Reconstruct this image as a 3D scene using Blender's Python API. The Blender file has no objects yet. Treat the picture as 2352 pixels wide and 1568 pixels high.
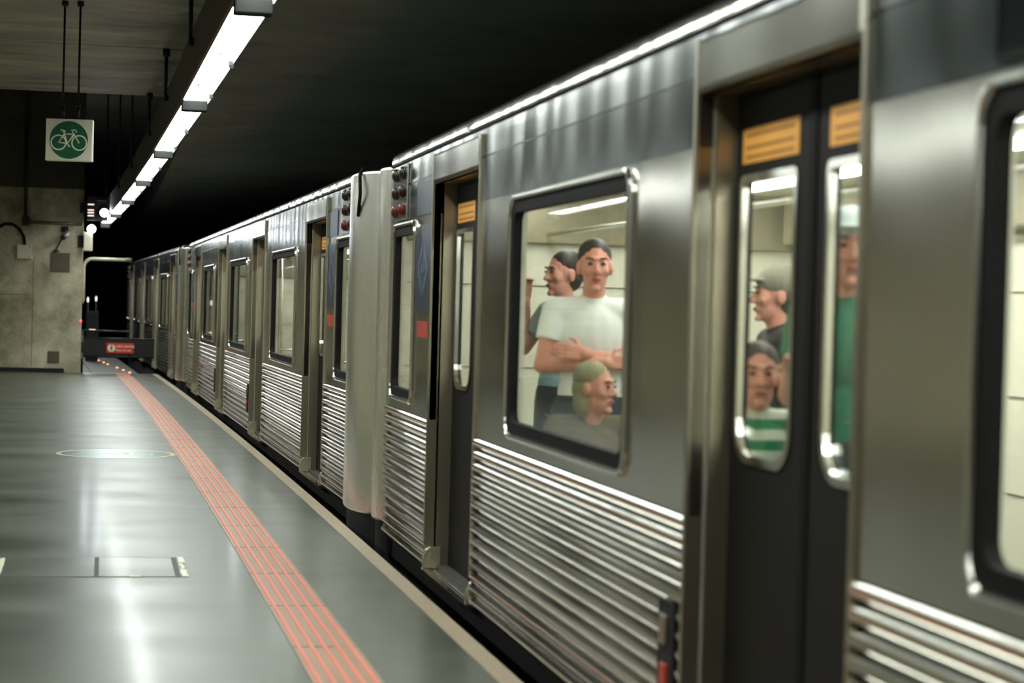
import bpy, bmesh, math, random
from mathutils import Vector, Matrix, Quaternion
random.seed(7)
SC = bpy.context.scene
COL = SC.collection
PI = math.pi
RAD = 1333.4                      # the platform and the track lie on a very wide left-hand curve

def C(o, s, z=0.0):
    """point at lateral offset o (to the right of the platform's axis), arc length s, height z"""
    t = s / RAD
    return Vector(((RAD + o) * math.cos(t) - RAD, (RAD + o) * math.sin(t), z))

def lin(r, g, b):
    f = lambda c: (c / 255 / 12.92) if c / 255 <= 0.04045 else ((c / 255 + 0.055) / 1.055) ** 2.4
    return (f(r), f(g), f(b), 1.0)

# ------------------------------------------------------------------ materials
def new_mat(name):
    m = bpy.data.materials.new(name); m.use_nodes = True
    nt = m.node_tree
    return m, nt, nt.nodes['Principled BSDF']

def pbr(name, col, rough=0.5, metal=0.0, var=0.0, vscale=6.0, stretch=(1, 1, 1), rvar=0.0, bump=0.0, bscale=20.0,
        bstretch=(1, 1, 1), spec=0.5, coat=0.0, det=5, bdet=0.6):
    m, nt, b = new_mat(name)
    b.inputs['Base Color'].default_value = col
    b.inputs['Roughness'].default_value = rough
    b.inputs['Metallic'].default_value = metal
    b.inputs['Specular IOR Level'].default_value = spec
    b.inputs['Coat Weight'].default_value = coat
    N, L = nt.nodes, nt.links
    tc = N.new('ShaderNodeTexCoord')
    def noise(scale, st, detail=5):
        mp = N.new('ShaderNodeMapping'); mp.inputs['Scale'].default_value = st
        L.new(tc.outputs['Object'], mp.inputs['Vector'])
        n = N.new('ShaderNodeTexNoise'); n.inputs['Scale'].default_value = scale; n.inputs['Detail'].default_value = detail
        L.new(mp.outputs['Vector'], n.inputs['Vector'])
        return n
    if var or rvar:
        n = noise(vscale, stretch, det)
        if var:
            rp = N.new('ShaderNodeValToRGB')
            rp.color_ramp.elements[0].position = 0.3; rp.color_ramp.elements[1].position = 0.72
            rp.color_ramp.elements[0].color = tuple(c * (1 - var) for c in col[:3]) + (1,)
            rp.color_ramp.elements[1].color = tuple(min(1, c * (1 + var)) for c in col[:3]) + (1,)
            L.new(n.outputs['Fac'], rp.inputs['Fac']); L.new(rp.outputs['Color'], b.inputs['Base Color'])
        if rvar:
            mr = N.new('ShaderNodeMapRange')
            mr.inputs['From Min'].default_value = 0.3; mr.inputs['From Max'].default_value = 0.7
            mr.inputs['To Min'].default_value = max(0.02, rough - rvar); mr.inputs['To Max'].default_value = rough + rvar
            L.new(n.outputs['Fac'], mr.inputs['Value']); L.new(mr.outputs['Result'], b.inputs['Roughness'])
    if bump:
        n2 = noise(bscale, bstretch, bdet)
        bp = N.new('ShaderNodeBump'); bp.inputs['Strength'].default_value = bump; bp.inputs['Distance'].default_value = 0.02
        L.new(n2.outputs['Fac'], bp.inputs['Height']); L.new(bp.outputs['Normal'], b.inputs['Normal'])
    return m

def emit(name, col, strength):
    m, nt, b = new_mat(name)
    b.inputs['Base Color'].default_value = (0.02, 0.02, 0.02, 1)
    b.inputs['Emission Color'].default_value = col
    b.inputs['Emission Strength'].default_value = strength
    return m

def glass_mat(name, tint=(0.93, 0.97, 0.94, 1), rough=0.02):
    m = bpy.data.materials.new(name); m.use_nodes = True
    nt = m.node_tree; nt.nodes.clear(); N, L = nt.nodes, nt.links
    out = N.new('ShaderNodeOutputMaterial'); mix = N.new('ShaderNodeMixShader')
    tr = N.new('ShaderNodeBsdfTransparent'); tr.inputs['Color'].default_value = tint
    gl = N.new('ShaderNodeBsdfGlossy'); gl.inputs['Roughness'].default_value = rough
    fr = N.new('ShaderNodeFresnel'); fr.inputs['IOR'].default_value = 1.45
    ge = N.new('ShaderNodeNewGeometry'); mr = N.new('ShaderNodeMapRange')      # same reflectance on both faces of the pane
    mr.inputs['To Min'].default_value = 1.45; mr.inputs['To Max'].default_value = 1 / 1.45
    L.new(ge.outputs['Backfacing'], mr.inputs['Value']); L.new(mr.outputs['Result'], fr.inputs['IOR'])
    L.new(fr.outputs['Fac'], mix.inputs['Fac']); L.new(tr.outputs['BSDF'], mix.inputs[1]); L.new(gl.outputs['BSDF'], mix.inputs[2])
    L.new(mix.outputs['Shader'], out.inputs['Surface'])
    return m

def concrete(name, c1, c2, rough=0.85, scale=0.9, stretch=(1, 1, 1)):
    """cast concrete: cloudy stains, pores, optional board joints"""
    m, nt, b = new_mat(name); N, L = nt.nodes, nt.links
    tc = N.new('ShaderNodeTexCoord')
    n1 = N.new('ShaderNodeTexNoise'); n1.inputs['Scale'].default_value = scale; n1.inputs['Detail'].default_value = 9; n1.inputs['Roughness'].default_value = 0.68
    n2 = N.new('ShaderNodeTexNoise'); n2.inputs['Scale'].default_value = 26; n2.inputs['Detail'].default_value = 4
    mp = N.new('ShaderNodeMapping'); mp.inputs['Scale'].default_value = stretch; L.new(tc.outputs['Object'], mp.inputs['Vector'])
    L.new(mp.outputs['Vector'], n1.inputs['Vector']); L.new(tc.outputs['Object'], n2.inputs['Vector'])
    r1 = N.new('ShaderNodeValToRGB'); r1.color_ramp.elements[0].position = 0.34; r1.color_ramp.elements[1].position = 0.66
    r1.color_ramp.elements[0].color = c1; r1.color_ramp.elements[1].color = c2
    L.new(n1.outputs['Fac'], r1.inputs['Fac'])
    r2 = N.new('ShaderNodeValToRGB'); r2.color_ramp.elements[0].position = 0.33; r2.color_ramp.elements[1].position = 0.5
    r2.color_ramp.elements[0].color = (0.82, 0.81, 0.78, 1); r2.color_ramp.elements[1].color = (1, 1, 1, 1)
    L.new(n2.outputs['Fac'], r2.inputs['Fac'])
    mx = N.new('ShaderNodeMix'); mx.data_type = 'RGBA'; mx.blend_type = 'MULTIPLY'; mx.inputs['Factor'].default_value = 1
    L.new(r1.outputs['Color'], mx.inputs['A']); L.new(r2.outputs['Color'], mx.inputs['B'])
    L.new(mx.outputs['Result'], b.inputs['Base Color'])
    b.inputs['Roughness'].default_value = rough
    bp = N.new('ShaderNodeBump'); bp.inputs['Strength'].default_value = 0.35; bp.inputs['Distance'].default_value = 0.01
    L.new(n2.outputs['Fac'], bp.inputs['Height']); L.new(bp.outputs['Normal'], b.inputs['Normal'])
    return m

def terrazzo(name):
    m, nt, b = new_mat(name); N, L = nt.nodes, nt.links
    tc = N.new('ShaderNodeTexCoord')
    mp = N.new('ShaderNodeMapping'); mp.inputs['Scale'].default_value = (0.55, 1.1, 1)
    L.new(tc.outputs['Object'], mp.inputs['Vector'])
    n1 = N.new('ShaderNodeTexNoise'); n1.inputs['Scale'].default_value = 1.4; n1.inputs['Detail'].default_value = 6; n1.inputs['Roughness'].default_value = 0.5
    L.new(mp.outputs['Vector'], n1.inputs['Vector'])
    n2 = N.new('ShaderNodeTexNoise'); n2.inputs['Scale'].default_value = 160; n2.inputs['Detail'].default_value = 2
    L.new(tc.outputs['Object'], n2.inputs['Vector'])
    r1 = N.new('ShaderNodeValToRGB'); r1.color_ramp.elements[0].position = 0.18; r1.color_ramp.elements[1].position = 0.84
    r1.color_ramp.elements[0].color = lin(52, 56, 46); r1.color_ramp.elements[1].color = lin(100, 104, 88)
    L.new(n1.outputs['Fac'], r1.inputs['Fac'])
    r2 = N.new('ShaderNodeValToRGB'); r2.color_ramp.elements[0].position = 0.35; r2.color_ramp.elements[1].position = 0.65
    r2.color_ramp.elements[0].color = (0.75, 0.75, 0.75, 1); r2.color_ramp.elements[1].color = (1, 1, 1, 1)
    L.new(n2.outputs['Fac'], r2.inputs['Fac'])
    mx = N.new('ShaderNodeMix'); mx.data_type = 'RGBA'; mx.blend_type = 'MULTIPLY'; mx.inputs['Factor'].default_value = 1
    L.new(r1.outputs['Color'], mx.inputs['A']); L.new(r2.outputs['Color'], mx.inputs['B']); L.new(mx.outputs['Result'], b.inputs['Base Color'])
    mr = N.new('ShaderNodeMapRange'); mr.inputs['From Min'].default_value = 0.15; mr.inputs['From Max'].default_value = 0.85
    mr.inputs['To Min'].default_value = 0.27; mr.inputs['To Max'].default_value = 0.47
    L.new(n1.outputs['Fac'], mr.inputs['Value']); L.new(mr.outputs['Result'], b.inputs['Roughness'])
    b.inputs['Specular IOR Level'].default_value = 0.5
    b.inputs['Coat Weight'].default_value = 0.1; b.inputs['Coat Roughness'].default_value = 0.12
    return m

M = {}
M['floor'] = terrazzo('polished_terrazzo')
M['kerb'] = pbr('tan_stone', lin(168, 152, 126), 0.5, 0, 0.16, 5, rvar=0.1)
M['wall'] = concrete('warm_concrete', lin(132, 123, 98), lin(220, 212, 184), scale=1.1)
M['wallshade'] = concrete('shaded_concrete', lin(54, 52, 44), lin(82, 79, 68), 0.9, 0.8)  # shade of the upper end wall put into the colour
M['seam'] = pbr('concrete_seam', lin(92, 85, 68), 0.9)
M['slab'] = concrete('slab_concrete', lin(92, 86, 68), lin(190, 182, 154), 0.5, 0.6, (1, 2.2, 1))
M['soot'] = concrete('sooty_concrete', lin(138, 142, 136), lin(166, 168, 160))
M['dark'] = pbr('tunnel_black', lin(26, 28, 29), 0.8, 0, 0.3, 2)
M['walk'] = pbr('walkway_dark', lin(38, 39, 38), 0.6, 0, 0.2, 3)
M['tact'] = pbr('tactile_taupe', lin(158, 124, 102), 0.42, 0, 0.25, 9, rvar=0.1)
M['tactrib'] = pbr('tactile_orange', lin(226, 122, 92), 0.42, 0, 0.14, 8, rvar=0.1)
M['steel'] = pbr('brushed_steel', lin(192, 189, 178), 0.17, 1.0, 0.04, 1.2, (1, 0.5, 2), 0.04, 0.22, 1.5, (1, 1.6, 0.22), det=1, bdet=0.3)
M['ribsteel'] = pbr('fluted_steel', lin(198, 196, 186), 0.15, 1.0, 0.06, 1.5, (1, 0.5, 4), 0.03, 0.05, 3.0, (1, 1.4, 1), det=1, bdet=0)
M['bright'] = pbr('bright_steel', lin(212, 210, 202), 0.16, 1.0, 0.04, 4, bump=0.08, bscale=2.5)
M['jamb'] = pbr('jamb_steel', lin(158, 150, 130), 0.34, 1.0, 0.1, 4, (1, 1, .4))
M['band'] = pbr('upper_band', lin(40, 50, 50), 0.2, 0.4, 0.2, 1.4, (1, 1.6, .3), 0.05, 0.38, 1.6, (1, 2.4, .3), det=1, bdet=0)
M['blue'] = pbr('livery_blue', lin(40, 50, 68), 0.3, 0.1, 0.1, 4)
M['bluelogo'] = pbr('livery_pale_blue', lin(84, 102, 128), 0.3, 0.1)
M['redsq'] = pbr('livery_red', lin(176, 58, 44), 0.4, 0, 0.08, 5)
M['sillcap'] = pbr('sill_cap_steel', lin(196, 188, 162), 0.28, 0.9, 0.05, 5)
M['cove'] = pbr('roof_edge_steel', lin(214, 212, 204), 0.14, 1.0, 0.04, 4, bump=1.0, bscale=1.7, bstretch=(1, 1.3, .3), bdet=1.5)
M['blackglass'] = pbr('black_display_glass', lin(12, 16, 20), 0.12)
M['leaf'] = pbr('door_dark_steel', lin(30, 29, 26), 0.6, 0.0, 0.12, 3, spec=0.12)
M['rubber'] = pbr('black_rubber', lin(16, 16, 16), 0.7, spec=0.12)
M['under'] = pbr('underframe_black', lin(16, 16, 16), 0.7, 0, 0.3, 4)
M['glass'] = glass_mat('window_glass')
M['label'] = pbr('amber_label', lin(236, 168, 74), 0.5, 0, 0.08, 6)
M['labelink'] = pbr('label_print', lin(150, 98, 40), 0.6)
M['cream'] = pbr('cream_panel', lin(228, 226, 208), 0.45, 0, 0.03, 3)
M['tanshade'] = pbr('tan_shade', lin(150, 142, 118), 0.5, 0, 0.04, 3)
M['creamseam'] = pbr('panel_seam', lin(120, 118, 104), 0.6)
M['seat'] = pbr('seat_grey_green', lin(112, 124, 116), 0.5, 0, 0.06, 5)
M['intfloor'] = pbr('car_floor', lin(72, 70, 64), 0.5, 0, 0.2, 9)
M['redlens'] = pbr('red_lens', lin(48, 11, 8), 0.3, 0, spec=0.4)
M['redlit'] = pbr('orange_red_lens', lin(92, 26, 14), 0.3, 0, spec=0.4)
M['darklens'] = pbr('smoke_lens', lin(26, 20, 18), 0.2, 0, spec=0.7)
M['gangway'] = pbr('gangway_sheet', lin(238, 237, 228), 0.27, 0.95, 0.02, 2, (1, 1, .3), 0.05)
M['trough'] = pbr('lamp_trough_grey', lin(70, 70, 66), 0.55, 0.2, 0.15, 4)
M['rust'] = pbr('rusty_lip', lin(112, 72, 58), 0.7, 0, 0.25, 12)
M['endbox'] = pbr('lamp_end_box', lin(34, 35, 34), 0.8, 0.0, 0.1, 4, spec=0.1)
M['blackmetal'] = pbr('black_metal', lin(30, 31, 31), 0.5, 0.3, 0.15, 5)
M['galv'] = pbr('galvanised_pipe', lin(120, 118, 106), 0.5, 0.5, 0.15, 10)
M['pipe'] = pbr('cream_painted_pipe', lin(196, 190, 164), 0.5, 0, 0.12, 8)
M['whitebox'] = pbr('pale_box', lin(212, 208, 186), 0.55, 0, 0.06, 5)
M['plate'] = pbr('brown_plate', lin(96, 82, 66), 0.6, 0, 0.14, 8)
M['signwhite'] = pbr('sign_cream', lin(226, 222, 198), 0.5, 0, 0.06, 6)
M['signgreen'] = pbr('sign_green', lin(14, 92, 58), 0.45, 0, 0.08, 6)
M['signred'] = pbr('sign_red', lin(206, 50, 36), 0.5, 0, 0.04, 6)
M['ink'] = pbr('dark_ink', lin(46, 40, 38), 0.6)
M['decalgreen'] = pbr('floor_green', lin(30, 88, 66), 0.3, 0, 0.12, 6)
M['decalcream'] = pbr('floor_cream', lin(196, 188, 150), 0.3, 0, 0.12, 6)
M['lamp'] = emit('lamp_diffuser_glow', (0.93, 1.0, 0.95, 1), 11.0)
M['carlamp'] = emit('car_lamp_glow', (1.0, 0.98, 0.92, 1), 10.0)
M['signal'] = emit('signal_white_glow', (0.82, 0.9, 1.0, 1), 42.0)
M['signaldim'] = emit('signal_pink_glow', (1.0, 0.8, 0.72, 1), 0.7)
M['redled'] = emit('red_led_glow', (1.0, 0.05, 0.08, 1), 2.0)
M['orangestud'] = emit('orange_stud_glow', (1.0, 0.35, 0.12, 1), 1.2)
M['amberled'] = emit('amber_led_glow', (1.0, 0.72, 0.45, 1), 1.4)
M['skin'] = pbr('skin', lin(206, 142, 124), 0.5, 0, 0.06, 9)
M['lips'] = pbr('lips', lin(150, 70, 66), 0.5)
M['eye'] = pbr('eye_dark', lin(34, 26, 24), 0.3)
M['brow'] = pbr('brow_hair', lin(48, 38, 32), 0.8)

# ------------------------------------------------------------------ mesh builder
class MB:
    def __init__(self): self.bm = bmesh.new()
    def box(self, x0, x1, y0, y1, z0, z1, mi=0):
        v = [self.bm.verts.new((x, y, z)) for z in (z0, z1) for y in (y0, y1) for x in (x0, x1)]
        for f in ((0, 2, 3, 1), (4, 5, 7, 6), (0, 1, 5, 4), (2, 6, 7, 3), (0, 4, 6, 2), (1, 3, 7, 5)):
            self.bm.faces.new([v[i] for i in f]).material_index = mi
        return self
    def prism(self, prof, y0, y1, mi=0, axis='y', closed=True):
        """profile (a,b) extruded: axis y -> (a,y,b); axis z -> (a,b,z); axis x -> (x,a,b)"""
        def P(a, b, t): return {'y': (a, t, b), 'z': (a, b, t), 'x': (t, a, b)}[axis]
        A = [self.bm.verts.new(P(a, b, y0)) for a, b in prof]; B = [self.bm.verts.new(P(a, b, y1)) for a, b in prof]
        n = len(prof)
        for i in range(n if closed else n - 1):
            j = (i + 1) % n
            self.bm.faces.new((A[i], A[j], B[j], B[i])).material_index = mi
        if closed:
            self.bm.faces.new(A[::-1]).material_index = mi; self.bm.faces.new(B).material_index = mi
        return self
    def ring(self, outer, inner, t0, t1, axis='x', mi=0):
        """frame between two closed outlines with the same number of points"""
        def P(a, b, t): return {'y': (a, t, b), 'x': (t, a, b), 'z': (a, b, t)}[axis]
        n = len(outer)
        r = [[self.bm.verts.new(P(a, b, t)) for a, b in o] for o, t in ((outer, t0), (outer, t1), (inner, t1), (inner, t0))]
        for k in range(4):
            A, B = r[k], r[(k + 1) % 4]
            for i in range(n):
                j = (i + 1) % n
                self.bm.faces.new((A[i], A[j], B[j], B[i])).material_index = mi
        return self
    def tube(self, pts, r, n=10, caps=True, mi=0):
        pts = [Vector(p) for p in pts]; rings = []
        up = Vector((0.013, 0.021, 1)).normalized(); prev = None
        for i, p in enumerate(pts):
            d = ((pts[min(i + 1, len(pts) - 1)] - p).normalized() + (p - pts[max(i - 1, 0)]).normalized()).normalized()
            if prev is None:
                a = d.cross(up)
                if a.length < 0.05: a = d.cross(Vector((1, 0.02, 0.01)))
            else: a = prev - d * prev.dot(d)
            a.normalize(); b = d.cross(a); prev = a
            rr = r[i] if isinstance(r, (list, tuple)) else r
            rings.append([self.bm.verts.new(p + (a * math.cos(q) + b * math.sin(q)) * rr) for q in (2 * PI * k / n for k in range(n))])
        for A, B in zip(rings, rings[1:]):
            for i in range(n):
                j = (i + 1) % n; f = self.bm.faces.new((A[i], A[j], B[j], B[i])); f.material_index = mi; f.smooth = True
        if caps:
            self.bm.faces.new(rings[0][::-1]).material_index = mi; self.bm.faces.new(rings[-1]).material_index = mi
        return self
    def cyl(self, p, axis, r, h, n=24, mi=0):
        p = Vector(p); a = Vector(axis).normalized()
        return self.tube([p, p + a * h], r, n, True, mi)
    def ell(self, c, r, rot=None, u=16, v=10, mi=0):
        m = Matrix.Translation(Vector(c)) @ (rot.to_matrix().to_4x4() if rot else Matrix.Identity(4)) @ Matrix.Diagonal((r[0], r[1], r[2], 1))
        res = bmesh.ops.create_uvsphere(self.bm, u_segments=u, v_segments=v, radius=1, matrix=m)
        for vv in res['verts']:
            for f in vv.link_faces: f.smooth = True; f.material_index = mi
        return self
    def poly(self, pts, mi=0):
        self.bm.faces.new([self.bm.verts.new(p) for p in pts]).material_index = mi; return self
    def sweep(self, prof, s0, s1, n, mi=0):
        """closed profile (offset, z) swept along the platform's curve"""
        rings = [[self.bm.verts.new(C(o, s0 + (s1 - s0) * k / n, z)) for o, z in prof] for k in range(n + 1)]
        m = len(prof)
        for A, B in zip(rings, rings[1:]):
            for i in range(m):
                j = (i + 1) % m; self.bm.faces.new((A[i], A[j], B[j], B[i])).material_index = mi
        self.bm.faces.new(rings[0][::-1]).material_index = mi; self.bm.faces.new(rings[-1]).material_index = mi
        return self
    def build(self, name, mats, parent=None, bevel=0.0, smooth=False, loc=None, rotz=None):
        bmesh.ops.recalc_face_normals(self.bm, faces=self.bm.faces[:])
        if smooth:
            for f in self.bm.faces: f.smooth = True
        me = bpy.data.meshes.new(name); self.bm.to_mesh(me); self.bm.free()
        if not isinstance(mats, (list, tuple)): mats = [mats]
        for m in mats: me.materials.append(m)
        o = bpy.data.objects.new(name, me); COL.objects.link(o)
        if parent: o.parent = parent
        if loc is not None: o.location = loc
        if rotz is not None: o.rotation_euler.z = rotz
        if bevel:
            b = o.modifiers.new('bevel', 'BEVEL'); b.width = bevel; b.segments = 2; b.limit_method = 'ANGLE'; b.angle_limit = math.radians(40)
        return o

def rrect(a0, a1, b0, b1, r, n=6):
    """rounded outline; r = radius or (bottom radius, top radius)"""
    rb, rt = (r, r) if not isinstance(r, tuple) else r
    pts = []
    for (ca, cb, rr, t0) in ((a1 - rb, b0 + rb, rb, -90), (a1 - rt, b1 - rt, rt, 0), (a0 + rt, b1 - rt, rt, 90), (a0 + rb, b0 + rb, rb, 180)):
        for k in range(n + 1):
            t = math.radians(t0 + 90 * k / n); pts.append((ca + rr * math.cos(t), cb + rr * math.sin(t)))
    return pts

def tag(o, label=None, cat=None, group=None, kind=None):
    if label: o['label'] = label
    if cat: o['category'] = cat
    if group: o['group'] = group
    if kind: o['kind'] = kind
    return o
def empty(name, loc, rz=0.0):
    o = bpy.data.objects.new(name, None); COL.objects.link(o); o.location = loc; o.rotation_euler = (0, 0, rz)
    o.empty_display_size = 0.1
    return o
def struct(o): o['kind'] = 'structure'; return o
def dup(o, parent=None):
    c = o.copy(); COL.objects.link(c)
    if parent: c.parent = parent
    for ch in [x for x in bpy.data.objects if x.parent == o]: dup(ch, c)
    return c

# ================================================================== the setting
PE, KE = 1.621, 1.729             # kerb strip: inner and outer edge
WY = 41.3                         # the concrete wall at the end of the platform
struct(MB().sweep([(-6.5, -0.25), (PE, -0.25), (PE, 0), (-6.5, 0)], -22, 41.45, 40).build('floor', M['floor']))
struct(MB().sweep([(PE, -0.25), (KE, -0.25), (KE, -0.012), (KE - 0.012, 0.002), (PE, 0.002)], -22, 41.45, 60).build('trim_1', M['kerb']))
struct(MB().sweep([(PE - 0.35, -1.4), (KE - 0.25, -1.4), (KE - 0.25, -0.25), (PE - 0.35, -0.25)], -22, 41.4, 30).build('wall_platform', M['dark']))
mb = MB()
for k in range(8):                # dark walkway flags beyond the platform end
    for j in range(4):
        mb.sweep([(-2.4 + 0.95 * j, -0.25), (-2.4 + 0.95 * j + 0.935, -0.25), (-2.4 + 0.95 * j + 0.935, -0.03), (-2.4 + 0.95 * j, -0.03)], 41.47 + 2 * k, 41.47 + 2 * k + 1.98, 2)
struct(mb.build('floor_walkway', M['walk']))
struct(MB().box(-8, 8, -22, 85, -1.5, -1.3).build('floor_trackbed', M['dark']))
mb = MB(); mb.box(-8, -0.44, WY, WY + 0.6, -0.2, 3.64)
mb.box(-1.392, -1.38, WY - 0.003, WY + .01, 0.1, 2.2, 1); mb.box(-6.4, -1.392, WY - 0.003, WY + .01, 1.515, 1.525, 1); mb.box(-6.4, -0.45, WY - 0.003, WY + .01, 3.632, 3.64, 1)
struct(mb.build('wall_end', [M['wall'], M['seam']]))
struct(MB().box(-8, -0.44, WY, WY + 0.6, 3.64, 6.3).build('wall_end_upper', M['wallshade']))  # upper wall in shade, painted as a darker concrete
struct(MB().box(-8, -0.75, WY - 0.06, WY, 0.0, 0.085).build('baseboard_end', M['dark']))
struct(MB().box(-6.7, -6.5, -22, WY, 0, 6.3).build('wall_left', M['wall']))
struct(MB().box(-8, 8, -22.3, -22, -1.4, 6.4).build('wall_back', M['slab']))
struct(MB().box(6.6, 6.8, -22, 85, -1.4, 6.4).build('wall_right', M['dark']))
struct(MB().box(-8, 8, 85, 85.3, -1.4, 6.4).build('wall_tunnel', M['dark']))
mb = MB()
ys = [24.5 - 4.7 * k for k in range(11)]
for a, b in zip(ys[1:], ys): mb.box(-6.6, 1.15, max(a, -22) + 0.035, b, 3.9, 4.15)
struct(mb.build('ceiling', M['slab'], bevel=0.012))
struct(MB().box(-6.7, 1.15, -22, 24.45, 4.16, 4.25).build('ceiling_backing', M['dark']))
struct(MB().box(-8, 1.15, 24.5, 85, 6.1, 6.3).build('ceiling_high', M['soot']))
mb = MB()
for a in range(-22, 85, 6): mb.box(1.15, 7, a + 0.02, a + 6, 4.0, 4.3)
struct(mb.build('ceiling_track', M['soot']))
struct(MB().box(1.15, 1.3, -22, 85, 4.3, 6.3).build('beam_track', M['soot']))

# ================================================================== tactile strip, hatch, floor roundel
t = empty('tactile_strip', C(1.01, 10))
tag(t, 'taupe tactile paving strip with raised orange ribs along the platform', 'tactile paving')
mb = MB(); s = -8.0
while s < 41.4:
    e = min(s + 1.19, 41.42); mb.sweep([(0.872, 0.0005), (1.156, 0.0005), (1.156, 0.004), (0.872, 0.004)], s, e, 2); s += 1.208
o = mb.build('tile_base', M['tact']); o.parent = t; o.matrix_parent_inverse = Matrix.Translation(-t.location)
for k in range(5):
    c = 0.9 + 0.057 * k
    mb = MB(); mb.sweep([(c - 0.0105, 0.004), (c + 0.0105, 0.004), (c + 0.006, 0.0085), (c - 0.006, 0.0085)], -8, 41.42, 50)
    o = mb.build('rib', M['tactrib']); o.parent = t; o.matrix_parent_inverse = Matrix.Translation(-t.location)

hx = C(0.07, 11.63)
t = empty('floor_hatch', hx); tag(t, 'pair of grey access covers set flush in the platform floor', 'floor hatch')
MB().ring(rrect(-0.555, 0.45, -0.425, 0.425, 0.004, 1), rrect(-0.535, 0.425, -0.412, 0.412, 0.004, 1), 0.0004, 0.003, 'z').build('frame', M['galv'], t)
for a, b in ((-0.53, -0.036), (-0.018, 0.422)):
    MB().box(a, b, -0.408, 0.408, 0.0004, 0.003).build('cover_plate', M['floor'], t)
MB().box(-0.040, -0.014, -0.41, 0.41, 0.0032, 0.0038).build('joint', M['ink'], t)
MB().box(0.395, 0.4245, -0.405, 0.405, 0.0032, 0.0038).build('joint', M['ink'], t)
for x0, x1, y0, y1 in ((0.428, 0.47, -0.42, -0.12), (0.43, 0.462, -0.1, 0.14), (0.428, 0.475, 0.17, 0.42), (0.2, 0.43, 0.414, 0.432), (0.12, 0.17, 0.41, 0.44), (0.15, 0.21, -0.43, -0.4), (-0.575, -0.53, -0.38, 0.36)):
    n = 7; mb = MB(); lo = []; hi = []
    for k in range(n + 1):
        f = k / n
        if y1 - y0 > x1 - x0: lo.append((x0 + random.uniform(0, .012), y0 + (y1 - y0) * f)); hi.append((x1 - random.uniform(0, .016), y0 + (y1 - y0) * f))
        else: lo.append((x0 + (x1 - x0) * f, y0 + random.uniform(0, .006))); hi.append((x0 + (x1 - x0) * f, y1 - random.uniform(0, .006)))
    mb.prism(lo + hi[::-1], 0.003, 0.0045, axis='z'); mb.build('tape_scrap', M['signwhite'], t)

def bicycle(mb, w, T, th=1.0):
    """bicycle pictogram, wheel to wheel width w; T(a,b) -> point on the base plane, raised by n"""
    def tube2(pts, r):
        P = [T(*p) for p in pts]; mb.tube(P, r, 8)
    R = 0.205 * w; r = 0.024 * w * th
    for cx in (-0.29 * w, 0.29 * w):
        tube2([(cx + R * math.cos(2 * PI * k / 40), R * math.sin(2 * PI * k / 40)) for k in range(41)], r)
    bb = (-0.04 * w, -0.02 * w); st = (-0.13 * w, 0.24 * w); ht = (0.14 * w, 0.24 * w)
    tube2([(-0.29 * w, 0), (-0.04 * w, -0.02 * w)], r * .8); tube2([(-0.29 * w, 0), st], r * .8)
    tube2([(0.0, -0.1 * w), bb, st, (-0.16 * w, 0.33 * w)], r * .85)
    tube2([st, ht], r * .85); tube2([bb, ht], r * .85)
    tube2([(0.29 * w, -0.01 * w), ht, (0.07 * w, 0.36 * w), (0.17 * w, 0.36 * w), (0.21 * w, 0.33 * w), (0.19 * w, 0.28 * w)], r * .85)
    tube2([(-0.24 * w, 0.36 * w), (-0.18 * w, 0.335 * w), (-0.1 * w, 0.315 * w)], r * 1.15)
    tube2([(-0.03 * w, -0.09 * w), (0.04 * w, -0.105 * w)], r * .85)

dc = C(0.145 + 20.07 ** 2 / 2 / RAD, 20.07)
t = empty('floor_roundel', dc); tag(t, 'green round floor marking with cream rim beside the tactile paving', 'floor marking')
mb = MB(); mb.prism([(0.52 * math.cos(2 * PI * k / 72), 0.52 * math.sin(2 * PI * k / 72)) for k in range(72)], 0.0004, 0.0016, axis='z'); mb.build('disc', M['decalgreen'], t)
mb = MB(); mb.ring([(0.57 * math.cos(2 * PI * k / 72), 0.57 * math.sin(2 * PI * k / 72)) for k in range(72)], [(0.522 * math.cos(2 * PI * k / 72), 0.522 * math.sin(2 * PI * k / 72)) for k in range(72)], 0.0004, 0.0018, 'z'); mb.build('rim', M['decalcream'], t)
mb = MB(); bicycle(mb, 0.5, lambda a, b: Vector((a + 0.1, b - 0.02, 0.0016)))
for v in mb.bm.verts: v.co.z = 0.0016 + max(0, v.co.z - 0.0016) * 0.1
mb.build('bicycle_symbol', M['decalcream'], t)

# ================================================================== hanging bicycle sign
t = empty('hanging_sign', (-0.305, 16.95, 2.774), math.radians(-7))
tag(t, 'square cream sign box with white bicycle on green disc, hung from two rods', 'sign')
W2, H2 = 0.187, 0.17
MB().box(-W2, W2, -0.045, 0.045, -H2, H2).build('sign_box', M['signwhite'], t, bevel=0.006)
mb = MB(); mb.prism([(0.152 * math.cos(2 * PI * k / 64), 0.152 * math.sin(2 * PI * k / 64)) for k in range(64)], -0.049, -0.0455, axis='y'); mb.build('green_disc', M['signgreen'], t)
mb = MB(); bicycle(mb, 0.285, lambda a, b: Vector((a, -0.049, b - 0.022)), 0.95)
for v in mb.bm.verts: v.co.y = -0.049 + (v.co.y + 0.049) * 0.25
mb.build('bicycle_symbol', M['signwhite'], t)
for x in (-0.062, 0.062):
    mb = MB(); mb.tube([(x, 0, H2), (x, 0, 1.11)], 0.009, 10); mb.tube([(x, 0, H2), (x, 0, H2 + 0.1)], 0.014, 10)
    mb.tube([(x, 0, H2 + 0.1), (x, 0, H2 + 0.125)], 0.018, 10); mb.tube([(x, 0, 1.085), (x, 0, 1.126)], 0.026, 12)
    mb.build('hanger_rod', M['blackmetal'], t)

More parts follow.
